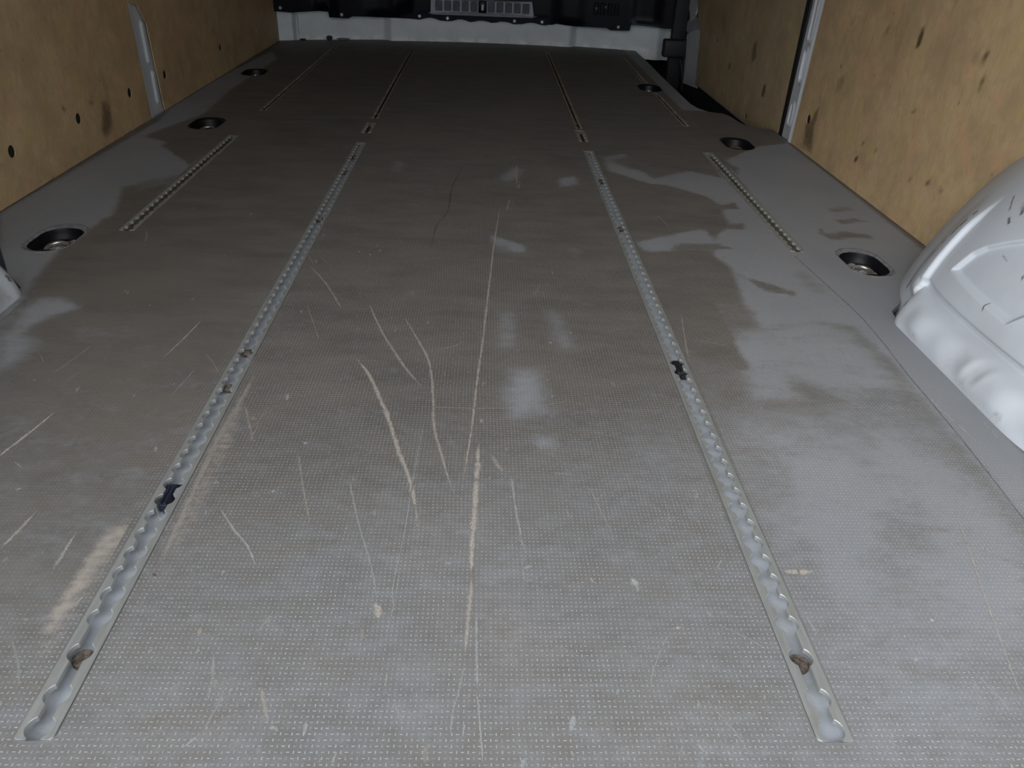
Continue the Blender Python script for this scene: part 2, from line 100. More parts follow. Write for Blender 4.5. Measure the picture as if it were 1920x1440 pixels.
def mat_floor():
    k = NT('phenolic_plywood_floor')
    pos = k.n('ShaderNodeNewGeometry').outputs['Position']
    sep = k.n('ShaderNodeSeparateXYZ'); k.set(sep.inputs[0], pos)
    att = k.n('ShaderNodeAttribute', attribute_name='wear'); sa = k.n('ShaderNodeSeparateColor'); k.set(sa.inputs[0], att.outputs['Color'])
    dirt_a, rub_a, dot_fade_a = sa.outputs[0], sa.outputs[1], sa.outputs[2]
    n_big = k.noise(3.0, 5, .6); n_mid = k.noise(13, 5, .65, stretch=(1, .55, 1)); n_fine = k.noise(90, 4, .7); n_sweep = k.noise(14, 6, .65, stretch=(.5, 1.5, 1))
    w = k.math('ADD', k.math('ADD', k.math('MULTIPLY', k.math('SUBTRACT', n_mid, .5), .34), k.math('MULTIPLY', k.math('SUBTRACT', n_sweep, .5), .8)), k.math('ADD', k.math('MULTIPLY', k.math('SUBTRACT', n_fine, .5), .5), k.math('MULTIPLY', k.math('SUBTRACT', k.noise(34, 5, .65, stretch=(.7, 1.3, 1)), .5), .7)))
    amp = k.math('ADD', .42, k.math('MULTIPLY', k.math('ABSOLUTE', k.math('SUBTRACT', dirt_a, .5)), 1.25))
    dirt = k.math('ADD', dirt_a, k.math('MULTIPLY', w, amp))
    dirt = k.ramp(dirt, .2, .72)
    # woven imprint: checkerboard of short dashes lying and standing
    def cellf(axis, pitch):
        a = k.math('DIVIDE', axis, pitch); fl = k.math('FLOOR', a)
        return fl, k.math('ABSOLUTE', k.math('MULTIPLY', k.math('SUBTRACT', k.math('SUBTRACT', a, fl), .5), pitch*1000))
    jx = k.math('MULTIPLY', k.math('SUBTRACT', k.noise(7, 2), .5), .006)
    iu, fu = cellf(k.math('ADD', sep.outputs[0], jx), .0044); iv, fv = cellf(sep.outputs[1], .0051)
    par = k.math('ABSOLUTE', k.math('MODULO', k.math('ADD', iu, iv), 2.0))
    def dash(hx, hy):
        a = k.ramp(fu, hx-.28, hx+.28, 1., 0.); b = k.ramp(fv, hy-.28, hy+.28, 1., 0.); return k.math('MULTIPLY', a, b)
    mx = k.n('ShaderNodeMix'); k.set(mx.inputs[0], par); k.set(mx.inputs[2], dash(1.25, .5)); k.set(mx.inputs[3], dash(.5, 1.3))
    dots = mx.outputs[0]
    n_dot = k.noise(220, 1, .5)
    dots = k.math('MULTIPLY', dots, k.ramp(n_dot, .3, .65, .25, 1.))
    dots = k.math('MULTIPLY', dots, k.math('SUBTRACT', 1.0, dot_fade_a))
    worn = k.ramp(n_mid, .35, .7, .62, 1.0)
    dots = k.math('MULTIPLY', dots, worn)
    clean = k.mix(k.ramp(n_big, .35, .65), (.24, .247, .262), (.275, .28, .292))
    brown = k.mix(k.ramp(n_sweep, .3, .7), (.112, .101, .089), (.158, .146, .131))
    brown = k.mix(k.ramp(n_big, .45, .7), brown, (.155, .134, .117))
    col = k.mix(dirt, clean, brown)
    n_gr = k.noise(420, 3, .7)
    col = k.mix(k.ramp(n_gr, .35, .7, 0, .35), col, k.mix(.5, col, (.08, .08, .08)))
    col = k.mix(k.math('MULTIPLY', dots, .72), col, (.47, .465, .46))
    # pale rubbed timber
    rub = k.math('MULTIPLY', k.ramp(k.math('ADD', rub_a, k.math('MULTIPLY', k.math('SUBTRACT', k.noise(60, 4, .7, stretch=(1, 2.2, 1)), .5), .9)), .25, .8), .85)
    rub = k.math('MULTIPLY', rub, k.ramp(rub_a, .02, .15))
    col = k.mix(rub, col, (.36, .315, .27))
    # dusty flecks scattered everywhere
    fleck = k.ramp(k.noise(55, 3, .75), .70, .78, 0, .55); col = k.mix(fleck, col, (.42, .39, .36))
    dk = k.ramp(k.noise(38, 3, .6), .74, .8, 0, .5); col = k.mix(dk, col, (.07, .065, .06))
    h = k.math('ADD', dots, k.math('MULTIPLY', n_fine, .35))
    return k.finish(col, k.math('ADD', .50, k.math('MULTIPLY', n_mid, .22)), 0, h, .0005, .5, spec=.32)

def mat_scratch():
    k = NT('scuffed_floor_mark')
    att = k.n('ShaderNodeAttribute', attribute_name='mark'); sa = k.n('ShaderNodeSeparateColor'); k.set(sa.inputs[0], att.outputs['Color'])
    edge, st, kind = sa.outputs[0], sa.outputs[1], sa.outputs[2]
    ns = k.noise(170, 4, .75, stretch=(1, .5, 1)); nf = k.noise(600, 2, .6)
    a = k.math('ADD', edge, k.math('MULTIPLY', k.math('SUBTRACT', ns, .5), 1.75))
    a = k.math('MULTIPLY', k.ramp(a, .15, .75), st)
    a = k.math('MULTIPLY', a, k.ramp(nf, .3, .65, .5, .95))
    col = k.mix(k.ramp(kind, .2, .3), (.44, .395, .345), k.mix(k.ramp(kind, .7, .8), (.44, .44, .435), (.07, .055, .05)))
    return k.finish(col, .75, 0, spec=.2, alpha=a)

def mat_ply(name, base, dark):
    k = NT(name)
    att = k.n('ShaderNodeAttribute', attribute_name='wear'); sa = k.n('ShaderNodeSeparateColor'); k.set(sa.inputs[0], att.outputs['Color'])
    big = k.noise(9, 6, .65); vert = k.noise(16, 5, .6, stretch=(1, 1, .3)); fine = k.noise(150, 3, .6, stretch=(1, 1, .3)); hue = k.noise(13, 3, .55)
    col = k.mix(k.ramp(big, .3, .7), base, tuple(v*.72 for v in base))
    col = k.mix(k.ramp(k.noise(31, 4, .6), .35, .7, 0, .45), col, tuple(v*.68 for v in base))
    col = k.mix(k.ramp(hue, .52, .72, 0, .6), col, (base[0]*1.02, base[1]*.84, base[2]*.82))
    col = k.mix(k.ramp(hue, .48, .28, 0, .5), col, (base[0]*.86, base[1]*.92, base[2]*.66))
    col = k.mix(k.ramp(vert, .55, .78, 0, .5), col, dark)
    col = k.mix(k.ramp(fine, .3, .75, 0, .22), col, dark)
    col = k.mix(k.ramp(k.noise(42, 2, .5), .70, .78, 0, .55), col, tuple(v*.6 for v in dark))
    sm = k.ramp(k.math('ADD', sa.outputs[0], k.math('MULTIPLY', k.math('SUBTRACT', k.noise(80, 3, .6), .5), .25)), .05, .70)
    sm = k.math('MULTIPLY', sm, k.ramp(sa.outputs[0], .01, .1))
    col = k.mix(k.math('MULTIPLY', sm, .9), col, (.06, .042, .025))
    return k.finish(col, .55, 0, fine, .0004, .4, spec=.35)

def mat_white():
    k = NT('white_painted_steel')
    att = k.n('ShaderNodeAttribute', attribute_name='wear'); sa = k.n('ShaderNodeSeparateColor'); k.set(sa.inputs[0], att.outputs['Color'])
    g = k.noise(6, 4, .6); f = k.noise(120, 3, .7)
    col = k.mix(k.ramp(g, .35, .7), (.525, .55, .59), (.47, .485, .51))
    col = k.mix(k.ramp(f, .72, .8, 0, .6), col, (.2, .19, .18))
    sm = k.ramp(k.math('ADD', sa.outputs[0], k.math('MULTIPLY', k.math('SUBTRACT', f, .5), .4)), .25, .6)
    sm = k.math('MULTIPLY', sm, k.ramp(sa.outputs[0], .02, .2))
    col = k.mix(sm, col, (.12, .115, .11))
    return k.finish(col, .36, 0, g, .001, .2, spec=.5)

def mat_bulkhead():
    k = NT('dusty_white_bulkhead_paint'); g = k.noise(9, 4, .6); z = k.n('ShaderNodeSeparateXYZ'); k.set(z.inputs[0], k.n('ShaderNodeNewGeometry').outputs['Position'])
    col = k.mix(k.ramp(g, .35, .7), (.66, .70, .715), (.57, .61, .62))
    low_highlight = k.math('MULTIPLY', k.ramp(z.outputs[2], .004, .03, 1, 0), k.ramp(k.noise(16, 4, .7), .48, .58))
    col = k.mix(k.math('MULTIPLY', low_highlight, .8), col, (.85, .84, .82))  # pale highlight patches painted along the foot of the skirt
    col = k.mix(k.ramp(k.noise(60, 3, .7), .72, .8, 0, .5), col, (.2, .18, .16))
    return k.finish(col, .45)

def mat_alu():
    k = NT('anodised_aluminium')
    g = k.noise(25, 4, .6); st = k.noise(240, 3, .6, stretch=(1, .08, 1))
    pos = k.n('ShaderNodeNewGeometry').outputs['Position']
    col = k.mix(k.ramp(st, .3, .7), (.44, .455, .445), (.36, .37, .36))
    col = k.mix(k.ramp(g, .5, .75, 0, .55), col, (.30, .27, .23))
    return k.finish(col, k.math('ADD', .36, k.math('MULTIPLY', g, .2)), .55, st, .0002, .3)
def mat_alu_dirty():
    k = NT('dirty_aluminium'); g = k.noise(40, 4, .6); st = k.noise(240, 3, .6, stretch=(1, .08, 1))
    col = k.mix(k.ramp(g, .35, .7), (.34, .29, .23), (.20, .165, .13)); return k.finish(col, .6, .3, st, .0002, .3)
def mat_alu_channel():
    k = NT('dusty_aluminium_channel'); g = k.noise(45, 4, .65); f = k.noise(300, 3, .7)
    col = k.mix(k.ramp(g, .35, .75), (.58, .60, .64), (.46, .47, .48)); col = k.mix(k.ramp(f, .68, .76, 0, .7), col, (.12, .10, .09))
    return k.finish(col, .55, .25)

M = dict(plyd=mat_ply('dull_plywood_door_lining', (.46, .355, .215), (.22, .155, .09)), floor=mat_floor(), scratch=mat_scratch(), ply=mat_ply('birch_plywood_lining', (.575, .41, .232), (.27, .175, .095)),
         white=mat_white(), bulk=mat_bulkhead(), alu=mat_alu(), alud=mat_alu_dirty(), lipd=simple('dim_worn_aluminium', (.33, .30, .25), .5, .35, var=.35, scale=60), chan=mat_alu_channel(),
         black=simple('black_moulded_plastic', (.004, .0045, .0075), .30, var=.3, spec=.10), black_sheen=simple('black_plastic_sky_sheen', (.020, .025, .040), .36, var=.25, spec=.3),
         rubber=simple('black_rubber', (.010, .010, .011), .6, var=.3), dark=simple('dark_void', (.004, .004, .004), .8),
         well=simple('black_step_plastic', (.010, .010, .010), .7, var=.4), cup=simple('black_cup_plastic', (.006, .006, .008), .45, var=.3, scale=80, spec=.25),
         cupgrey=simple('worn_grey_cup_rim', (.17, .17, .18), .5, var=.3, scale=60),
         grit=simple('grey_grit', (.33, .32, .30), .9, var=.6, scale=160, bump=.003), steel=simple('zinc_plated_steel', (.55, .55, .54), .3, .9, var=.25, scale=60),
         rust=simple('rusty_steel', (.16, .10, .07), .45, .6, var=.4, scale=60), screw=simple('screw_steel', (.35, .34, .33), .4, .7, var=.3),
         soil=simple('brown_packed_dirt', (.09, .07, .055), .9, var=.6, scale=220, bump=.002), vent=simple('grey_vent_plastic', (.30, .31, .36), .5, var=.1),
         cell=simple('dark_blue_vent_backing', (.035, .042, .065), .5, var=.3), key=simple('pale_clip_plastic', (.62, .60, .58), .5), seam=simple('dark_floor_seam', (.15, .15, .155), .8, var=.3, scale=90),
         roof=simple('toned_down_roof', (.36, .36, .36), .8, var=.05), ground=simple('grey_tarmac', (.17, .17, .17), .9, var=.3, scale=40), clip=simple('dark_blue_clip_plastic', (.016, .02, .036), .35, var=.3))

# ------------------------------------------------------------------ mesh helpers
def link(name, me, mat, parent=None, smooth=False):
    o = bpy.data.objects.new(name, me); COL.objects.link(o)
    if mat is not None: me.materials.append(mat)
    if parent is not None: o.parent = parent; o.matrix_parent_inverse = parent.matrix_world.inverted()
    if smooth: me.polygons.foreach_set('use_smooth', [True]*len(me.polygons))
    return o
def mesh(name, verts, faces, mat, parent=None, smooth=False):
    me = bpy.data.meshes.new(name); me.from_pydata([tuple(map(float, v)) for v in verts], [], faces); me.update()
    return link(name, me, mat, parent, smooth)
def from_bm(name, bm, mat, parent=None, smooth=False):
    bmesh.ops.recalc_face_normals(bm, faces=bm.faces); me = bpy.data.meshes.new(name); bm.to_mesh(me); bm.free(); return link(name, me, mat, parent, smooth)
def empty(name, loc, label=None, cat=None, group=None):
    o = bpy.data.objects.new(name, None); COL.objects.link(o); o.location = loc; o.empty_display_size = .05
    o.matrix_world = Matrix.Translation(loc)
    if label: o['label'] = label
    if cat: o['category'] = cat
    if group: o['group'] = group
    return o
def tag(o, label=None, cat=None, group=None, kind=None):
    for kk, v in (('label', label), ('category', cat), ('group', group), ('kind', kind)):
        if v: o[kk] = v
    return o
def box(bm, x0, x1, y0, y1, z0, z1):
    r = bmesh.ops.create_cube(bm, size=1.0)
    for v in r['verts']:
        v.co = Vector((x0+(v.co.x+.5)*(x1-x0), y0+(v.co.y+.5)*(y1-y0), z0+(v.co.z+.5)*(z1-z0)))
    return r['verts']
def bevel_all(bm, w, seg=2):
    bmesh.ops.bevel(bm, geom=list(bm.edges), offset=w, segments=seg, affect='EDGES', profile=.5, clamp_overlap=True)
def bbox_obj(name, b, mat, parent=None, bev=0, seg=2):
    bm = bmesh.new(); box(bm, *b)
    if bev: bevel_all(bm, bev, seg)
    return from_bm(name, bm, mat, parent, bool(bev))
def cyl(name, centre, axis, r, depth, mat, parent=None, n=20, dome=0., bev=0.):
    bm = bmesh.new(); bmesh.ops.create_cone(bm, cap_ends=True, segments=n, radius1=r, radius2=r*(1-dome), depth=depth)
    if bev: bevel_all(bm, bev, 2)
    q = Vector((0, 0, 1)).rotation_difference(Vector(axis)).to_matrix().to_4x4()
    bm.transform(Matrix.Translation(Vector(centre)) @ q); return from_bm(name, bm, mat, parent, False)
def tube(name, pts, r, mat, parent=None, n=10, closed=False):
    pts = [Vector(p) for p in pts]; N = len(pts); V = []; F = []
    prev = None
    for i, p in enumerate(pts):
        a = pts[(i-1) % N] if (closed or i > 0) else p; b = pts[(i+1) % N] if (closed or i < N-1) else p
        t = (b-a).normalized(); ref = prev if prev is not None else (Vector((0, 0, 1)) if abs(t.z) < .9 else Vector((1, 0, 0)))
        u = (ref - t*ref.dot(t)).normalized(); prev = u; w = t.cross(u)
        for j in range(n):
            an = 2*math.pi*j/n; V.append(p + u*math.cos(an)*r + w*math.sin(an)*r)
    rng = N if closed else N-1
    for i in range(rng):
        for j in range(n):
            a = i*n+j; b = i*n+(j+1) % n; cc = ((i+1) % N)*n; F.append((a, b, cc+(j+1) % n, cc+j))
    if not closed: F.append(tuple(range(n))[::-1]); F.append(tuple((N-1)*n+j for j in range(n)))
    return mesh(name, V, F, mat, parent, True)
def stadium(cx, cy_, hw, hl, n=10):      # long axis = second coordinate
    out = []
    for i in range(n+1): a = math.pi*i/n; out.append((cx+hw*math.cos(a), cy_+(hl-hw)+hw*math.sin(a)))
    for i in range(n+1): a = math.pi+math.pi*i/n; out.append((cx+hw*math.cos(a), cy_-(hl-hw)+hw*math.sin(a)))
    return out
def rrect(x0, x1, y0, y1, r, n=4):
    out = []
    for (ax, ay, a0) in ((x1-r, y1-r, 0), (x0+r, y1-r, 90), (x0+r, y0+r, 180), (x1-r, y0+r, 270)):
        for i in range(n+1): a = math.radians(a0+90*i/n); out.append((ax+r*math.cos(a), ay+r*math.sin(a)))
    return out
def circle(cx, cy_, r, n=16): return [(cx+r*math.cos(2*math.pi*i/n), cy_+r*math.sin(2*math.pi*i/n)) for i in range(n)]
def in_poly(P, poly):
    x, y = P[:, 0], P[:, 1]; ins = np.zeros(len(P), bool); q = np.array(poly); n = len(q)
    for i in range(n):
        x1, y1 = q[i]; x2, y2 = q[(i+1) % n]
        if y1 == y2: continue
        ins ^= ((y1 > y) != (y2 > y)) & (x < (x2-x1)*(y-y1)/(y2-y1)+x1)
    return ins
def sdist(P, poly):                       # signed distance, positive inside
    q = np.array(poly, float); n = len(q); d = np.full(len(P), 1e9)
    for i in range(n):
        a = q[i]; b = q[(i+1) % n]; ab = b-a; L = max(1e-12, ab@ab)
        t = np.clip(((P-a)@ab)/L, 0, 1); d = np.minimum(d, np.hypot(*(P-(a+t[:, None]*ab)).T))
    return np.where(in_poly(P, poly), d, -d)
def plate(outer, holes, to3, normal, thick, grid=None, jitter=0):
    """flat sheet with real holes; to3 maps (u,v) to the front face, the edges are turned back by thick along -normal"""
    pts = [Vector(p) for p in outer]; edges = [(i, (i+1) % len(outer)) for i in range(len(outer))]
    for h in holes:
        b = len(pts); pts += [Vector(p) for p in h]; edges += [(b+i, b+(i+1) % len(h)) for i in range(len(h))]
    if grid is not None:
        G = grid; keep = in_poly(G, outer) & (sdist(G, outer) > .004)
        G = G[keep]
        for h in holes:
            hb = np.array(h); lo = hb.min(0)-.01; hi = hb.max(0)+.01
            near = ((G > lo) & (G < hi)).all(1)
            if near.any():
                bad = np.zeros(len(G), bool); bad[near] = sdist(G[near], h) > -.003; G = G[~bad]
        pts += [Vector((float(a), float(b))) for a, b in G]
    vs, es, fs, *_ = delaunay_2d_cdt(pts, edges, [], 1, 1e-6)
    uv = np.array([(v.x, v.y) for v in vs]); cen = np.array([uv[list(f)].mean(0) for f in fs]); ok = in_poly(cen, outer)
    for h in holes:
        hb = np.array(h); near = np.where(((cen > hb.min(0)) & (cen < hb.max(0))).all(1))[0]
        if len(near): ok[near[in_poly(cen[near], h)]] = False
    fs = [f for f, k_ in zip(fs, ok) if k_]
    V = [Vector(to3(v.x, v.y)) for v in vs]; nrm = Vector(normal)
    F = []
    for f in fs:
        a, b, cc = (V[f[0]], V[f[1]], V[f[2]])
        F.append(list(f) if (b-a).cross(cc-a).dot(nrm) > 0 else list(f)[::-1])
    cnt = {}
    for f in F:
        for i in range(len(f)):
            e = (f[i], f[(i+1) % len(f)]); cnt[e] = 1
    rim = [e for e in cnt if (e[1], e[0]) not in cnt]; back = {}
    for a, b in rim:
        for i in (a, b):
            if i not in back: back[i] = len(V); V.append(V[i]-nrm*thick)
    for a, b in rim: F.append([b, a, back[a], back[b]])
    uv = np.vstack([uv, np.array([uv[i] for i in back])]) if back else uv
    return V, F, uv
def set_attr(o, name, rgba):
    a = o.data.color_attributes.new(name, 'FLOAT_COLOR', 'POINT'); a.data.foreach_set('color', np.asarray(rgba, np.float32).ravel())
def paint(uv, base, stains):
    val = base.copy()
    for poly, v, soft in stains:
        q = np.array(poly); lo = q.min(0)-soft*1.2; hi = q.max(0)+soft*1.2
        sel = np.where(((uv > lo) & (uv < hi)).all(1))[0]
        if not len(sel): continue
        if len(poly) == 1: d = soft*.5-np.hypot(*(uv[sel]-q[0]).T)
        else: d = sdist(uv[sel], poly)
        t = np.clip(d/soft*.5+.5, 0, 1); t = t*t*(3-2*t); val[sel] = val[sel]*(1-t)+v*t
    return val

# ------------------------------------------------------------------ layout
WX = .935
HALF_RAIL = .0146
RAILS = [  # x, y0, y1, kind, label
 (-.3095, .374, 2.165, 'near', 'long aluminium cargo rail with scalloped slot, left of the bare middle strip'),
 (.3105, .374, 2.160, 'near', 'long aluminium cargo rail with scalloped slot, on the wheel arch side of the middle'),
 (-.3120, 2.275, 2.395, 'short', 'tiny stub of cargo rail behind the far end of the left long rail'),
 (.3100, 2.262, 2.400, 'short', 'tiny stub of cargo rail behind the far end of the right long rail'),
 (-.3100, 2.455, 3.900, 'far', 'dirty inner cargo rail running to the white bulkhead on the left'),
 (.3120, 2.425, 3.935, 'far', 'dirty inner cargo rail running to the white bulkhead on the right'),
 (-.6580, 1.447, 2.190, 'outer', 'short aluminium cargo rail between two black lashing cups near left plywood wall'),
 (.6500, 1.443, 2.190, 'outer', 'short aluminium cargo rail on clean grey floor beside right plywood wall'),
 (-.6580, 2.505, 3.870, 'thin', 'narrow dim cargo rail at the far left of the floor'),
 (.6600, 2.505, 3.030, 'thin', 'narrow dim cargo rail near the sliding door step, nearer piece'),
 (.6560, 3.240, 3.880, 'thin', 'narrow dim cargo rail near the sliding door step, farther piece'),
]
CUPS = [ # x, y, label, material of insides
 (-.768, 1.400, 'nearest black lashing cup on the left with grit and a bracket inside', 'grit'),
 (.7655, 1.398, 'nearest black lashing cup on the right with grey grit, beside the big wheel arch', 'grit'),
 (-.770, 2.318, 'small black lashing cup below the slot in the left plywood', 'grit'),
 (.7665, 2.305, 'lashing cup with a rusty ring below the white right pillar', 'rust'),
 (-.842, 3.135, 'farthest dark lashing cup on the left side of the floor', 'grit'),
 (.655, 3.131, 'farthest dark lashing cup beside the sliding door step', 'grit'),
]
def yback(x): return 4.19-.22*(x-.1)**2

# ------------------------------------------------------------------ floor
arch_cut = [(WX+.0, .16), (.700, .16)]
floor_outer = []
# right side: arch cutout
R_ARCH = [(WX, .30), (.712, .30), (.712, .77), (.718, .95), (.722, 1.10), (.718, 1.13), (.716, 1.155), (.720, 1.178), (.735, 1.195), (.770, 1.235), (.83, 1.33), (.90, 1.44), (WX, 1.485)]
STEP = [(WX, 2.50), (.862, 2.545), (.852, 2.60), (.846, 2.68), (.832, 2.715), (.79, 2.735), (.762, 2.79), (.752, 2.86), (.752, 3.30), (.757, 3.70), (.758, yback(.758)+.003)]
L_ARCH = [(-x, y) for x, y in R_ARCH][::-1]
floor_outer = [(-WX, .14), (WX, .14)] + R_ARCH + STEP
for i in range(1, 26):
    x = .758-(.758+WX)*i/26; floor_outer.append((x, yback(x)+.003))
floor_outer += [(-WX, yback(-WX)+.003)] + L_ARCH
holes = []
for x, y0, y1, kd, lb in RAILS:
    g = .0005; hw = (HALF_RAIL if kd in ('near', 'outer', 'short') else .011)+g; holes.append(rrect(x-hw, x+hw, y0-g, y1+g, .006, 3))
for x, y, lb, mt in CUPS: holes.append(stadium(x, y, .043, .073, 9))
gx = np.arange(-.93, .931, .0135)
gy = []; yy = .15
while yy < 4.2: gy.append(yy); yy += .0095+.0042*max(0, yy-.3)
G = np.array([(a+(.004 if j % 2 else 0), b) for j, b in enumerate(gy) for a in gx])
V, F, uv = plate(floor_outer, holes, lambda a, b: (a, b, 0), (0, 0, 1), .012, G)
floor = mesh('floor', V, F, M['floor']); floor['kind'] = 'structure'
floor['label'] = 'worn grey non-slip plywood load floor with scratches'
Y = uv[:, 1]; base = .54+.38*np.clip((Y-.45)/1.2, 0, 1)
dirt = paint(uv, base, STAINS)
rub = paint(uv, np.zeros(len(uv)), RUBS)
ax = np.abs(uv[:, 0]); edge_line = np.where(uv[:, 1] < 1.6, .66, .70)
smooth = np.clip((ax-edge_line)/.012, 0, 1)
smooth = np.maximum(smooth, .7*np.clip((-uv[:, 0]-.325)/.02, 0, 1)*np.clip((Y-.40)/.15, 0, 1))  # dots also faded left of the left rail, following the light angle
dirt = np.where((uv[:, 0] > .70) & (uv[:, 1] > 2.75), np.minimum(dirt, .15), dirt)
set_attr(floor, 'wear', np.c_[dirt, rub, smooth, np.ones(len(uv))])

# scuffs and scratches lie on the floor skin
def strips(name, items, mat, parent, z=.00035, seg=14):
    V = []; F = []; A = []
    for pts, w, st, kind in items:
        P = [Vector((p[0], p[1], 0)) for p in pts]
        Q = []
        for i in range(len(P)-1):
            n = max(2, int((P[i+1]-P[i]).length/.012))
            a0 = P[max(0, i-1)]; a1 = P[i]; a2 = P[i+1]; a3 = P[min(len(P)-1, i+2)]
            for j in range(n):
                t = j/n; Q.append(.5*((2*a1)+(a2-a0)*t+(2*a0-5*a1+4*a2-a3)*t*t+(3*a1-a0-3*a2+a3)*t**3))
        Q.append(P[-1]); N = len(Q); b = len(V)
        for i, p in enumerate(Q):
            t = (Q[min(N-1, i+1)]-Q[max(0, i-1)]).normalized(); nn = Vector((-t.y, t.x, 0))
            f = i/(N-1); tap = min(1, .25+4*min(f, 1-f)); ww = w*.8*tap*(.8+.4*random.random())
            e = min(1., 6*min(f, 1-f)+.35)
            for off, ed in ((-1, 0.), (0, 1.), (1, 0.)):
                V.append(p+nn*off*ww+Vector((0, 0, z))); A.append((ed*e*.9, st, kind/2, 1))
        for i in range(N-1):
            for j in (0, 1): a = b+i*3+j; F.append((a, a+1, a+4, a+3))
    o = mesh(name, V, F, mat, parent); set_attr(o, 'mark', A); o['kind'] = 'stuff'; return o
extra = []
for i in range(480):
    x = random.uniform(-.62, .62); y = .33+2.2*random.random()**1.7; a = random.uniform(0, math.pi) if random.random() < .4 else math.pi/2+random.gauss(0, .35)
    if abs(abs(x)-.31) < .02: continue
    L = random.choice((.004, .004, .005, .005, .006, .007, .008, .010, .012, .016, .03, .05))*random.uniform(.6, 1.3)*(1+.3*y); w = random.uniform(.0012, .003) if L > .02 else random.uniform(.002, .005)
    extra.append(([(x, y), (x+L*.5*math.cos(a), y+L*.5*math.sin(a)+.001), (x+L*math.cos(a+.06), y+L*math.sin(a+.06))], w, random.uniform(.25, .7)*(.7 if L > .025 else 1), random.choice((0, 0, 1, 1, 1))))
strips('scuff_mark', SCRATCHES+extra, M['scratch'], floor)
# moulded seam where the non-slip field ends
def ribbon(name, pts, w, z, mat, parent):
    V = []; F = []
    P = [Vector((a, b, 0)) for a, b in pts]
    for i, p in enumerate(P):
        t = (P[min(len(P)-1, i+1)]-P[max(0, i-1)]).normalized(); nn = Vector((-t.y, t.x, 0))
        V += [p-nn*w/2+Vector((0, 0, z)), p+nn*w/2+Vector((0, 0, z))]
    for i in range(len(P)-1): F.append((2*i, 2*i+1, 2*i+3, 2*i+2))
    return mesh(name, V, F, mat, parent)
ribbon('seam', [(.6354, 1.42), (.640, 1.36), (.6459, 1.292), (.653, 1.21), (.6566, 1.141), (.653, 1.05), (.6466, .966), (.6405, .804), (.634, .71), (.628, .64), (.622, .52), (.618, .35)], .0016, .0003, M['seam'], floor)
ribbon('seam', [(-.694, 1.178), (-.690, 1.118), (-.688, 1.054), (-.686, .95), (-.68, .80)], .0024, .0003, M['seam'], floor)

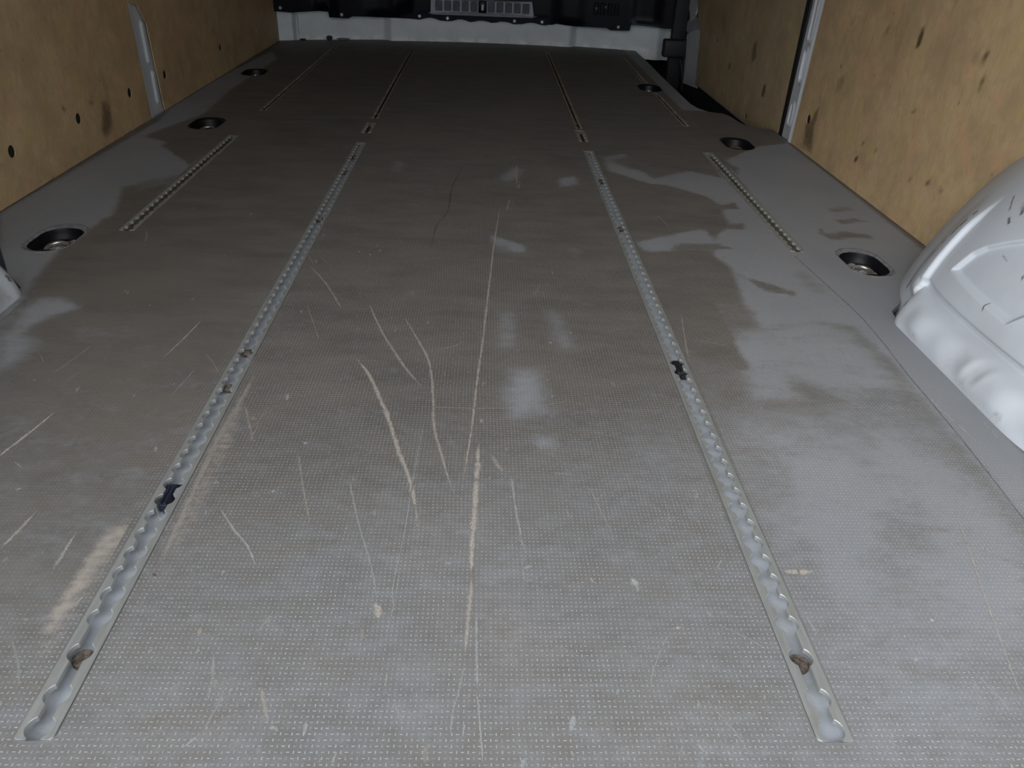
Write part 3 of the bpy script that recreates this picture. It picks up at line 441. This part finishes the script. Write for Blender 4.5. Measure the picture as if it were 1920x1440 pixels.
# ------------------------------------------------------------------ cargo rails
def rail(x, y0, y1, kd, label):
    root = empty('cargo_rail', (x, y0, 0), label, 'cargo rail', {'near': 'long inner cargo rails', 'short': 'stub cargo rails', 'far': 'far inner cargo rails', 'outer': 'short outer cargo rails', 'thin': 'narrow far cargo rails'}[kd])
    hw = HALF_RAIL if kd in ('near', 'outer', 'short') else .0108
    k = hw/HALF_RAIL
    R = .0104*k; S = .0054*k; pitch = .02705
    lip_m = M['alu'] if kd in ('near', 'outer') else M['alud'] if kd in ('far', 'thin') else M['lipd']
    hs = []; screws = []
    if kd == 'near':
        hs = [y0+.0105, y0+.040]; screws = [y0+.0815]; yy = y0+.1200
        nexts = [.967 if x > 0 else .668, 1.56, 1.896, 2.04 if x < 0 else 9]
        while yy < y1-.008:
            hs.append(yy); yy += pitch
        if x < 0: nexts += [.9906, .8945]
    else:
        yy = y0+.012; nexts = []
        while yy < y1-.006: hs.append(yy); yy += pitch
        if len(hs) > 20 and kd == 'far': nexts = [y0+.09]
    allh = sorted(hs+screws); H = np.array(allh)
    ys = set()
    ys.update((y0, y0+.003, y1-.003, y1))
    L = math.sqrt(R*R-S*S); fine = kd in ('near', 'outer')
    for h in allh:
        for t in ((-1, -.92, -.8, -.6, -.35, 0, .35, .6, .8, .92, 1) if fine else (-1, -.7, 0, .7, 1)): ys.add(round(h+t*L, 6))
    ys = np.array(sorted(q for q in ys if y0 <= q <= y1)); keep = [0]
    for i in range(1, len(ys)):
        if ys[i]-ys[keep[-1]] > 2e-4: keep.append(i)
    ys = ys[keep]
    for sgn in (-1, 1):
        V = []; F = []
        for yv in ys:
            d = np.abs(H-yv).min(); w = max(S, math.sqrt(max(0, R*R-d*d))) if d < L+1e-7 else S
            o = hw
            e = min(yv-y0, y1-yv)
            if e < .003: o = hw-.003+math.sqrt(max(0, .003**2-(.003-e)**2))
            b = .0005
            prof = [(o, -.006), (o, .0007), (o-.0004, .0011), (w+b, .0011), (w, .0011-b), (w, -.0040), (w+.002, -.0040), (max(w+.0021, .0122*k), -.0040)]
            V += [(x+sgn*a, yv, z) for a, z in prof]
        n = 8
        for i in range(len(ys)-1):
            for j in range(n-1):
                a = i*n+j; q = (a, a+1, a+n+1, a+n); F.append(q if sgn < 0 else q[::-1])
        F.append(tuple(range(n))); F.append(tuple((len(ys)-1)*n+j for j in range(n)))
        mesh('slotted_lip', V, F, lip_m, root)
    cw = .0124*k; zb = -.0120
    V = []; F = []
    for yv in (y0+.0006, y1-.0006): V += [(x-cw-.0015, yv, -.0040), (x-cw, yv, -.0040), (x-cw, yv, zb), (x+cw, yv, zb), (x+cw, yv, -.0040), (x+cw+.0015, yv, -.0040), (x+cw+.0015, yv, zb-.002), (x-cw-.0015, yv, zb-.002)]
    for j in range(8): F.append((j, (j+1) % 8, 8+(j+1) % 8, 8+j))
    mesh('channel', V, F, M['chan'] if kd == 'near' else M['alud'] if kd == 'outer' else M['soil'], root)
    for q in screws:
        o = cyl('fixing_screw', (x, q, zb+.0030), (0, 0, 1), .0090, .0060, M['soil'], root, 20, bev=.0006)
        o['label'] = 'dirt packed fixing screw'
    for q in nexts:
        if not (y0 < q < y1): continue
        if (x > 0 and abs(q-.967) < .01) or (x < 0 and abs(q-.668) < .01): continue
        bm = bmesh.new(); bmesh.ops.create_icosphere(bm, subdivisions=2, radius=1)
        for v in bm.verts:
            f = 1+.25*math.sin(v.co.x*5+q*9)*math.cos(v.co.y*4); v.co = Vector((x+v.co.x*.0085*f, q+v.co.y*.0075*f, -.0070+v.co.z*.0055*f))
        o = from_bm('dirt_clump', bm, M['soil'], root, True)
    return root
for r in RAILS: rail(*r)
# grit in the end pocket of the two long rails
# black plastic stop in the right rail
def clip(x, y, label, mat, rz):
    root = empty('plastic_clip', (x, y, -.0108), label, 'clip')
    bm = bmesh.new(); box(bm, x-.0046, x+.0046, y-.020, y+.016, -.0106, -.0012); box(bm, x-.0088, x+.0088, y+.011, y+.019, -.0106, -.0042); bevel_all(bm, .0009)
    from_bm('clip_body', bm, mat, root, False)
    bm = bmesh.new(); box(bm, x+.0012, x+.0036, y-.019, y+.010, -.0016, .0004); box(bm, x-.0036, x-.0012, y-.019, y+.010, -.0016, .0000); bevel_all(bm, .0005)
    from_bm('clip_rib', bm, mat, root, False)
    bm = bmesh.new(); box(bm, x+.001, x+.0095, y-.0235, y-.0185, -.0106, -.0044); bevel_all(bm, .0008); from_bm('clip_tab', bm, mat, root)
clip(.3107, .9745, 'black plastic clip sitting in the slot of the right long rail', M['rubber'], 0)
clip(-.3105, .6690, 'dark blue plastic clip wedged in the slot of the left long rail', M['clip'], 0)

# ------------------------------------------------------------------ lashing cups
def lofted(name, loops, mat, parent, cap=True, smooth=True):
    V = []; F = []; n = len(loops[0])
    for lp in loops: V += lp
    for i in range(len(loops)-1):
        for j in range(n): F.append((i*n+j, i*n+(j+1) % n, (i+1)*n+(j+1) % n, (i+1)*n+j))
    if cap: F.append(tuple((len(loops)-1)*n+j for j in range(n)))
    return mesh(name, V, F, mat, parent, smooth)
for idx, (x, y, label, inside) in enumerate(CUPS):
    root = empty('lashing_cup', (x, y, 0), label, 'lashing cup', 'lashing cups sunk in the floor'); sg = 1 if x > 0 else -1
    def lp(hw, hl, z, n=9): return [(a, b, z) for a, b in stadium(x, y, hw, hl, n)]
    lofted('rim', [lp(.0432, .0735, -.006), lp(.0432, .0735, .0006), lp(.0415, .0715, .0006), lp(.0395, .0640, -.0020), lp(.0385, .0600, -.003)], M['cupgrey'] if idx < 2 else M['cup'], root, False)
    lofted('bowl', [lp(.0382, .0605, -.003), lp(.0382, .0590, -.010), lp(.0375, .0575, -.022), lp(.0350, .0530, -.0262), lp(.020, .034, -.0270)], M['cup'], root, True)
    # dirt lying in the bowl
    bm = bmesh.new(); bmesh.ops.create_grid(bm, x_segments=18, y_segments=26, size=1)
    for v in bm.verts:
        a, b = v.co.x, v.co.y; rr = max(abs(a), abs(b)); th = math.hypot(a, b) or 1; k2 = rr/th
        h = .004*(1-rr*rr)+.0022*math.sin(a*7+idx)*math.cos(b*6)+random.uniform(0, .0008)
        v.co = Vector((x+a*k2*.0315, y+b*k2*.052, -.0255+h*(1 if inside == 'grit' else .3)))
    from_bm('grit', bm, M['grit'] if inside == 'grit' and idx < 2 else M['soil'], root, True)
    # hinged ring and its bracket
    mt = M['rust'] if inside == 'rust' else M['steel']
    pts = []
    for i in range(25):
        a = math.radians(-40+260*i/24); pts.append((x+.022*math.cos(a)*.9-.004*sg, y-.012+.020*math.sin(a), -.0165+.004*math.sin(a)))
    tube('ring', pts, .0034, mt, root, 10)
    bm = bmesh.new(); box(bm, x-.027, x+.020, y-.037, y-.024, -.0255, -.013); bevel_all(bm, .003); from_bm('bracket', bm, M['cup'], root, True)
    cyl('bolt', (x+.004, y+.022, -.0215), (0, 0, 1), .0085, .006, mt, root, 6, bev=.0008)

# ------------------------------------------------------------------ side walls
def ply(name, x, outer, hl, smears, parent, thick=.003, g=.014):
    sg = -1 if x > 0 else 1
    u0, v0 = np.array(outer).min(0); u1, v1 = np.array(outer).max(0)
    lo = [(a, b) for a in np.arange(u0, u1, g) for b in np.arange(v0, min(v1, .46), g)]
    V, F, uv = plate(outer, hl, lambda a, b: (x, a, b), (sg, 0, 0), thick, np.array(lo))
    o = mesh('plywood_panel', V, F, M['ply'], parent); w = paint(uv, np.zeros(len(uv)), smears); set_attr(o, 'wear', np.c_[w, w, w, np.ones(len(w))])
    for h in hl:
        q = np.array(h).mean(0); cyl('hole_shade', (x-sg*.0032, q[0], q[1]), (sg, 0, 0), .0135, .003, M['dark'], o, 14)  # dark disc stands in for the shade inside each screw hole
    return o
ZT = 1.70
wl = bbox_obj('wall_left', (-.975, -.957, .12, 4.30, -.30, 1.76), M['white']); wl['kind'] = 'structure'
wr = bbox_obj('wall_right', (.957, .975, .12, 2.50, -.30, 1.76), M['white']); wr['kind'] = 'structure'
for o in (wl, wr): set_attr(o, 'wear', np.zeros((len(o.data.vertices), 4)))
SC = .0128
ply('plywood_panel', -WX, [(.16, .001), (2.3466, .001), (2.332, .3005), (2.332, ZT), (.16, ZT)], [circle(1.624, .094, SC), circle(1.925, .093, SC), circle(2.232, .093, SC)], SML, wl)['label'] = 'near left plywood panel'
ply('plywood_panel', -WX, [(2.4543, .001), (4.03, .001), (4.03, ZT), (2.3345, ZT), (2.3345, .301), (2.388, .2935), (2.4334, .2403)], [circle(2.500, .094, SC), circle(3.064, .092, SC)], [], wl)['label'] = 'far left plywood panel'
ply('plywood_panel', WX, [(.16, .001), (2.3312, .001), (2.3140, .3862), (2.2850, ZT), (.16, ZT)], [circle(2.240, .090, SC)], SMR, wr)['label'] = 'large stained right plywood panel'

def grid_surface(name, us, vs, fn, mat, parent=None, wearfn=None, smooth=True, flip=False):
    V = []; F = []; nv = len(vs)
    for u in us:
        for v in vs: V.append(fn(u, v))
    for i in range(len(us)-1):
        for j in range(nv-1):
            q = (i*nv+j, i*nv+j+1, (i+1)*nv+j+1, (i+1)*nv+j); F.append(q[::-1] if flip else q)
    o = mesh(name, V, F, mat, parent, smooth)
    set_attr(o, 'wear', [wearfn(*p) if wearfn else (0, 0, 0, 1) for p in V]); return o
def sst(e0, e1, x):
    t = max(0., min(1., (x-e0)/(e1-e0))); return t*t*(3-2*t)
# left body pillar showing through the slot: pressed channel with raised pads and a turned edge
def slot_pad(y, z, yc, zc, hw, hl, soft=.005):
    d = math.hypot(y-yc, max(0, abs(z-zc)-(hl-hw)))-hw; return sst(soft*.5, -soft*.5, d)
def lpil(y, z):
    x = -.9425
    base_y = 2.348-.05*0
    edge = 2.3466+(2.332-2.3466)*max(0, z)/.30
    x += .0072*sst(edge+.022, edge+.012, y)                       # turned near edge, flush with the lining
    x += .006*slot_pad(y, z, 2.420-.01*z/.3, .195, .011, .055) + .006*slot_pad(y, z, 2.428, .072, .011, .045)
    return (x, y, z)
grid_surface('pillar', np.linspace(2.322, 2.462, 60), np.linspace(-.004, .315, 90), lpil, M['white'], wl, flip=True)['label'] = 'white steel pillar seen through the slot'
# right body pillar, full height, with pressed slots and a bright turned edge
def redge(z): return 2.3312-.0446*z
def rpil(t, z):                                                   # t: 0 near edge .. 1 far edge
    y = redge(z)+.001+t*(.105-.0*z); x = .950
    x -= .006+(.004+.007*min(1, t/.17))*sst(.30, .19, t)                 # turned edge leaning towards the rear doors
    def ring(zc_, hl, yo): return slot_pad(y, z, redge(zc_)+yo, zc_, .017, hl, .005)-slot_pad(y, z, redge(zc_)+yo, zc_, .011, hl-.006, .005)
    x -= .005*ring(.07, .036, .068)+.005*ring(.43, .16, .068)
    x += .010*slot_pad(y, z, redge(.21)+.060, .2085, .010, .040)-.005*ring(.2085, .050, .060)
    return (x, y, z)
grid_surface('pillar', np.linspace(0, 1, 90), np.r_[np.linspace(-.004, .6, 220), np.linspace(.62, ZT, 12)], rpil, M['white'], wr)['label'] = 'white steel pillar with pressed slots'

# ------------------------------------------------------------------ sliding side door (right)
d1 = bbox_obj('door_1', (.975, .990, 2.44, 4.32, -.32, 1.76), M['white']); d1['kind'] = 'structure'; set_attr(d1, 'wear', np.zeros((len(d1.data.vertices), 4)))
d1['label'] = 'sliding side door lined with plywood'
pd = ply('plywood_panel', .945, [(2.477, -.03), (2.52, -.053), (3.583, -.056), (3.60, .02), (3.630, .148), (3.705, .19), (3.762, .261), (3.762, ZT-.05), (2.440, ZT-.05), (2.455, .37)], [circle(2.820, -.027, .010), circle(3.5475, -.026, .010), circle(3.351, .151, .010), circle(3.725, .206, .009)], SMD, d1)
pd.data.materials[0] = M['plyd']; pd['label'] = 'dull plywood panel on the sliding door'
mesh('panel_edge', [(.9445, 2.80, -.0535), (.9445, 3.583, -.0565), (.9425, 3.583, -.0505), (.9425, 2.80, -.0475)], [(0, 1, 2, 3)], M['vent'], d1)['label'] = 'pale bottom edge of the door lining'
def frame_plate(name, x, pts, mat, parent, thick=.02):
    V, F, uv = plate(pts, [], lambda a, b: (x+.004-.07*(a-3.6), a, b), (-1, -.07, 0), thick); o = mesh(name, V, F, mat, parent); set_attr(o, 'wear', np.zeros((len(V), 4))); return o
frame_plate('door_frame', .953, [(3.590, -.075), (3.800, -.090), (3.815, .019), (3.845, .110), (3.80, .128), (3.70, .150), (3.640, .130), (3.60, .01)], M['white'], d1)['label'] = 'white lower corner of door frame'
frame_plate('door_frame', .956, [(3.752, .262), (3.792, .180), (3.83, .168), (3.905, .24), (3.905, ZT-.05), (3.77, ZT-.05)], M['white'], d1)['label'] = 'white upper strip of door frame'
frame_plate('frame_joint', .958, [(3.62, .13), (3.80, .118), (3.93, .125), (3.86, .175), (3.78, .20), (3.70, .19)], M['vent'], d1)['label'] = 'grey joint in the door frame'
bbox_obj('door_gap_seal', (.944, .975, 2.438, 2.474, -.06, ZT), M['rubber'], d1, .004)
# black upright seal beside the bulkhead and its stop block
bm = bmesh.new(); vs = box(bm, .878, .948, 3.88, 3.915, -.20, ZT); bevel_all(bm, .008, 3); from_bm('door_seal', bm, M['rubber'], d1, True)
bm = bmesh.new(); box(bm, .840, .960, 3.835, 3.885, .012, .088); bevel_all(bm, .009, 3); from_bm('stop_block', bm, M['rubber'], d1, True)
# hooked bracket below the block
tube('hook', [(.925, 3.86, .01), (.940, 3.85, -.03), (.948, 3.84, -.08), (.95, 3.83, -.13)], .008, M['well'], d1)

# step well under the sliding door
st = empty('door_step', (.85, 3.2, -.2), 'black step well sunk beside the floor at the sliding door', 'step')
V = [(.752, 2.50, -.013), (.752, yback(.76)+.03, -.013), (.775, yback(.76)+.03, -.19), (.775, 2.50, -.19), (1.0, 2.50, -.19), (1.0, 4.10, -.19), (.752, 2.50, -.19)]
mesh('riser', [(.752, 2.49, -.012), (.752, 4.09, -.012), (.772, 4.09, -.19), (.772, 2.49, -.19)], [(3, 2, 1, 0)], M['well'], st)
bbox_obj('tread', (.765, .972, 2.49, 4.09, -.205, -.19), M['well'], st, .002)
for i in range(6): bbox_obj('tread_rib', (.80+.026*i, .808+.026*i, 2.60, 3.80, -.1905, -.186), M['well'], st, .001)
bbox_obj('outer_wall', (.960, .972, 2.49, 4.09, -.20, -.058), M['well'], st)
bbox_obj('end_wall', (.76, .972, 2.478, 2.49, -.20, -.013), M['well'], st)

# ------------------------------------------------------------------ wheel arches
def arch(sgn, label):
    root = empty('wheel_arch', (sgn*.84, .95, 0), label, 'wheel arch', 'wheel arches')
    yc, zc, R = (.974 if sgn > 0 else .945), -.166, .5195; off = 0. if sgn > 0 else .040
    inset = [(1.119, .102), (1.103, .135), (1.085, .152), (1.053, .171), (1.012, .192), (.97, .205), (.92, .212), (.86, .210), (.80, .19), (.86, .15), (.905, .140), (.944, .097)]
    th = np.radians(np.r_[np.linspace(14, 42, 12), np.linspace(43, 78, 10), np.linspace(80, 166, 40)])
    th = np.radians(np.linspace(10, 170, 470 if sgn > 0 else 200))
    ss = np.r_[0, .004, .01, .018, .03, .045, .062, .08, .1, np.linspace(.12, .72, 210 if sgn > 0 else 90)]
    P = np.array([(yc+R*(1-q)*math.cos(t), zc+R*(1-q)*math.sin(t)) for t in th for q in ss])
    di = sdist(P, inset)
    D = .2995; V = []
    def prot(y, z):
        d = R-math.hypot(y-yc, z-zc); p = .195*(1-(1-max(0, min(d/D, 1)))**1.79)
        u = y-(1.168-.02*max(0, z-.1))                                    # broad pressed facet on the front corner
        p += .011*sst(-.004, .007, u)*sst(.085, .012, u)*sst(.022, .045, z)*sst(.215, .150, z)
        bx, bz = -.055, .05; px, pz = y-1.075, z-.25; q_ = max(0, min(1, (px*bx+pz*bz)/(bx*bx+bz*bz)))
        p -= .0065*sst(.010, .002, abs(z-.057))*sst(1.19, 1.16, y)               # crease above the foot roll
        return p+.010*sst(.03, .012, math.hypot(px-bx*q_, pz-bz*q_))      # second facet higher up
    for i, (y, z) in enumerate(P):
        p = prot(y, z)-.009*sst(-.003, .004, di[i])
        V.append((sgn*min(WX+.0015, WX-.0005+off-p), y, z))
    n = len(ss); F = []
    for i in range(len(th)-1):
        for j in range(n-1):
            f = (i*n+j, i*n+j+1, (i+1)*n+j+1, (i+1)*n+j)
            if min(abs(V[q_][0]) for q_ in f) < WX: F.append(f if sgn < 0 else f[::-1])
    o = mesh('arch_shell', V, F, M['white'], root, True)
    uv = P
    marks = []
    if sgn > 0:
        for (a, b, h_) in ((1.190, .172, .004), (1.192, .155, .007), (1.196, .140, .009), (1.205, .118, .006), (1.212, .095, .006), (1.218, .080, .008), (1.226, .058, .011), (1.232, .040, .009), (1.236, .026, .008)):
            marks.append(([(a-.003, b-h_), (a+.003, b-h_*.7), (a+.002, b+h_), (a-.003, b+h_*.6)], 1., .003))
        for (a, b, c_, d_, v_) in ((1.145, .215, 1.115, .200, .6), (1.105, .222, 1.080, .205, .9), (1.09, .240, 1.084, .230, 1.), (1.060, .205, 1.046, .200, 1.), (1.10, .195, 1.085, .190, .7), (1.00, .10, .996, .09, 1.), (.985, .15, .98, .145, .8), (1.05, .155, 1.03, .152, .45), (1.10, .262, 1.07, .270, .5)):
            marks.append(([(a, b+.0025), (c_, d_+.0025), (c_, d_-.0025), (a, b-.0025)], v_, .003))
        marks.append(([(1.115, .21), (1.085, .20), (1.08, .225), (1.11, .235)], .42, .02))
    w = paint(uv, np.zeros(len(uv)), marks); set_attr(o, 'wear', np.c_[w, w, w, np.ones(len(w))])
    # folded skirt along the floor, two pillow-like pads
    zs = np.linspace(-.05, .052, 44); ys_ = np.r_[np.linspace(.50, 1.10, 150), np.linspace(1.104, 1.1665 if sgn > 0 else 1.1825, 30)]
    def sk(y, z):
        endf = math.sqrt(max(0, 1-max(0, (y-(1.120 if sgn > 0 else 1.136))/.046)**2))
        e = .036*math.sqrt(max(0, 1-max(0, (z+.002)/.052)**2.4))
        pads = 1-.16*sst(.022, .004, abs(y-.918+.25*(z-.03)))*sst(.008, .03, z)
        e += (.0028*math.sin(y*37)+.0015*math.sin(y*83))*sst(.0, .02, z)*sst(.05, .035, z)
        return (sgn*(WX-.0005-prot(y+(0 if sgn > 0 else -.029), z)-max(0, e)*pads*endf-.0006), y, z)
    def wf(x, y, z):
        g = .33*sst(.03, .0, abs(z-.012))*(.5+.5*math.sin(y*91+math.sin(y*40)))+(.5 if math.hypot(y-1.15, z-.028) < .006 else 0)
        return (g, g, g, 1)
    grid_surface('skirt', ys_, zs, sk, M['white'], root, wf, flip=sgn < 0)
    return root
arch(1, 'big white pressed steel wheel arch scuffed black, against the right wall')
arch(-1, 'white wheel arch of which only the corner shows at the left edge')

# ------------------------------------------------------------------ bulkhead
wf_ = empty('wall_front', (0, 4.2, 0)); wf_['kind'] = 'structure'
def skirt_d(x):
    d = 0.0
    d += .030*sst(-.876, -.860, x)*1.0            # shallow step by the left corner
    d -= .026*sst(-.860, -.850, x)
    d -= .040*sst(-.475, -.425, x)*sst(.475, .425, x)   # middle box stands nearer
    d += .030*sst(.85, .90, x)
    return d
xs = np.r_[np.linspace(-.956, -.80, 60), np.linspace(-.79, -.5, 24), np.linspace(-.49, -.42, 24), np.linspace(-.40, .42, 50), np.linspace(.43, .48, 20), np.linspace(.5, .84, 26), np.linspace(.85, .97, 30)]
grid_surface('steel_skirt', xs, np.r_[np.linspace(-.035, .02, 6), np.linspace(.03, .155, 12)], lambda x, z: (x, yback(x)+skirt_d(x)-.03*max(0, .012-z) , z), M['bulk'], wf_, flip=True)['label'] = 'dusty white lower strip of the bulkhead'
# black cladding, from its tabbed lower edge up to the roof, with soft pressed relief
cl = CLAD; cx_ = np.array([p[0] for p in cl]); cz_ = np.array([p[1] for p in cl])
xs2 = np.unique(np.r_[np.linspace(-.95, .955, 260), cx_, cx_+.0015])
def clz(x): return float(np.interp(x, cx_, cz_))
def clad(u, v):
    x = u; z0 = clz(x); z = z0+v*(1.70-z0)**1.0 if v > .2 else z0+v*1.0
    rel = -.010*sst(.10, .02, abs(abs(x+.02)-.44))-.012*sst(.05, .01, abs(x+.37))*sst(.12, .17, z)+.008*sst(.08, .03, abs(x-.78))-.01*sst(.06, .02, abs(x+.72))
    return (x, yback(x)-.048+rel*sst(.0, .03, v), z)
vv = np.r_[0, .004, .012, .02, .03, .045, .06, .08, .12, .2, .5, 1.0]
cladding = grid_surface('plastic_cladding', xs2, vv, clad, M['black'], wf_, flip=True); cladding['label'] = 'black plastic bulkhead cladding with tabbed lower edge'
mesh('cladding_edge', [q for x in xs2 for q in ((x, yback(x)-.048, clz(x)), (x, yback(x)-.010, clz(x)))], [(2*i, 2*i+2, 2*i+3, 2*i+1) for i in range(len(xs2)-1)], M['black'], wf_)
# projecting black ledge under the vent, dark blue sky reflection painted into its colour
V = []; F = []
for i in range(31):
    x = -.300+.62*i/30; yb = yback(x); V += [(x, yb-.046, .140), (x, yb-.064, .124), (x, yb-.058, clz(x)-.0005), (x, yb-.044, clz(x)-.0005)]
for i in range(30):
    for j in range(3): a = i*4+j; F.append((a, a+4, a+5, a+1))
F += [(0, 1, 2, 3), (123, 122, 121, 120)]
mesh('ledge', V, F, M['black_sheen'], wf_)
# vent strip with eleven openings
y_v = yback(0)-0.0480
vr = empty('vent_strip', (0.003, y_v, .13), 'grey vent strip with a row of dark rounded openings in the black bulkhead', 'vent')
hl = []
for i in range(11):
    xc = -.206+i*.0415+.003; zc_ = .1625; hl.append(rrect(xc-.0172, xc+.0172, zc_-.0225, zc_+.0225, .006, 3))
V, F, uv = plate([(-.243, .128), (.252, .128), (.240, .194), (-.240, .194)], hl, lambda a, b: (a, yback(a)-0.0700+(b-.128)*.10, b), (0, -1, 0), .010)
mesh('vent_frame', V, F, M['vent'], vr)
for i in range(11):
    xc = -.206+i*.0415+.003
    bbox_obj('vent_opening', (xc-.0185, xc+.0185, yback(xc)-0.0610, yback(xc)-0.0570, .138, .187), M['cell'] if i != 5 else M['dark'], vr)  # dark backing plate behind each opening
mesh('vent_lip', [(-.262, yback(-.26)-0.0520, .131), (-.236, yback(-.24)-0.0730, .131), (.245, yback(.24)-0.0730, .131), (.275, yback(.27)-0.0520, .131), (.245, yback(.24)-0.0710, .124), (-.236, yback(-.24)-0.0710, .124)], [(0, 1, 5), (1, 2, 4, 5), (2, 3, 4)], M['vent'], vr)
xc = .0045
bm = bmesh.new(); box(bm, xc-.020, xc+.020, yback(xc)-0.0760, yback(xc)-0.0640, .136, .189); bevel_all(bm, .004); kc = from_bm('latch', bm, M['black'], vr, True)
bbox_obj('latch_slot', (xc-.0055, xc+.0055, yback(xc)-0.0785, yback(xc)-0.0750, .148, .174), M['key'], kc, .0018)
for (x, z) in SCREWS:
    yb = yback(x)-(.064 if -.3 < x < .32 else .051); cyl('screw', (x, yb, z), (0, -1, 0), .0085, .006, M['screw'], wf_, 14, .25)
# two bright fixings and dark slots high on the right of the cladding
for i, x in enumerate((.535, .565, .600, .630)): bbox_obj('cladding_slot', (x, x+.020, yback(x)-0.0700, yback(x)-0.0480, .155, .205), M['dark'], wf_, .003)
for x, z, rr in ((.545, .181, .008), (.588, .190, .007)): cyl('bright_fixing', (x, yback(x)-0.0720, z), (-.3, -1, .5), rr, .012, M['steel'], wf_, 10, .4)
# loose bits along the foot of the bulkhead
def lump(name, x, y, z, sx, sy_, sz, mat, label, cat):
    bm = bmesh.new(); bmesh.ops.create_icosphere(bm, subdivisions=3, radius=1)
    for v in bm.verts:
        f = 1+.15*math.sin(v.co.x*4+x*30)*math.cos(v.co.z*5); q = v.co
        sq = lambda t: math.copysign(abs(t)**.6, t)
        v.co = Vector((x+sq(q.x)*sx*f, y+sq(q.y)*sy_*f, z+sz+sq(q.z)*sz))
    o = from_bm(name, bm, mat, None, True); tag(o, label, cat); return o
lump('rubber_plug', -.716, yback(-.716)-.020, .0006, .013, .010, .010, M['rubber'], 'black rubber lump at the foot of the bulkhead, left side', 'plug')
lump('rubber_scrap', -.832, yback(-.832)-.016, .0006, .014, .009, .004, M['rubber'], 'flat dark scrap in the left corner at the foot of the bulkhead', 'scrap')
lump('flat_strip', -.655, yback(-.655)-.012, .0006, .030, .007, .0045, M['cupgrey'], 'thin grey strip lying next to the black lump by the bulkhead', 'strip')

# ------------------------------------------------------------------ roof, rear frame, ground outside (all out of view, they shape the light)
ce = bbox_obj('ceiling', (-.98, .995, .10, 4.35, 1.72, 1.76), M['roof']); ce['kind'] = 'structure'  # unseen roof, toned darker to cut bounced light
t1 = bbox_obj('trim_1', (-.98, .98, .06, .14, -.30, -.002), M['cupgrey'], None, .004); t1['kind'] = 'structure'
t2 = bbox_obj('trim_2', (-.98, .98, .06, .12, 1.58, 1.76), M['roof']); t2['kind'] = 'structure'
fb = bbox_obj('trim_3', (-.98, 1.0, .10, 4.35, -.33, -.30), M['dark']); fb['kind'] = 'structure'
fr = bbox_obj('trim_4', (-.98, 1.0, 4.30, 4.35, -.30, 1.76), M['dark']); fr['kind'] = 'structure'
gr = bbox_obj('ground', (-12, 12, -14, 12, -.75, -.70), M['ground']); gr['kind'] = 'structure'
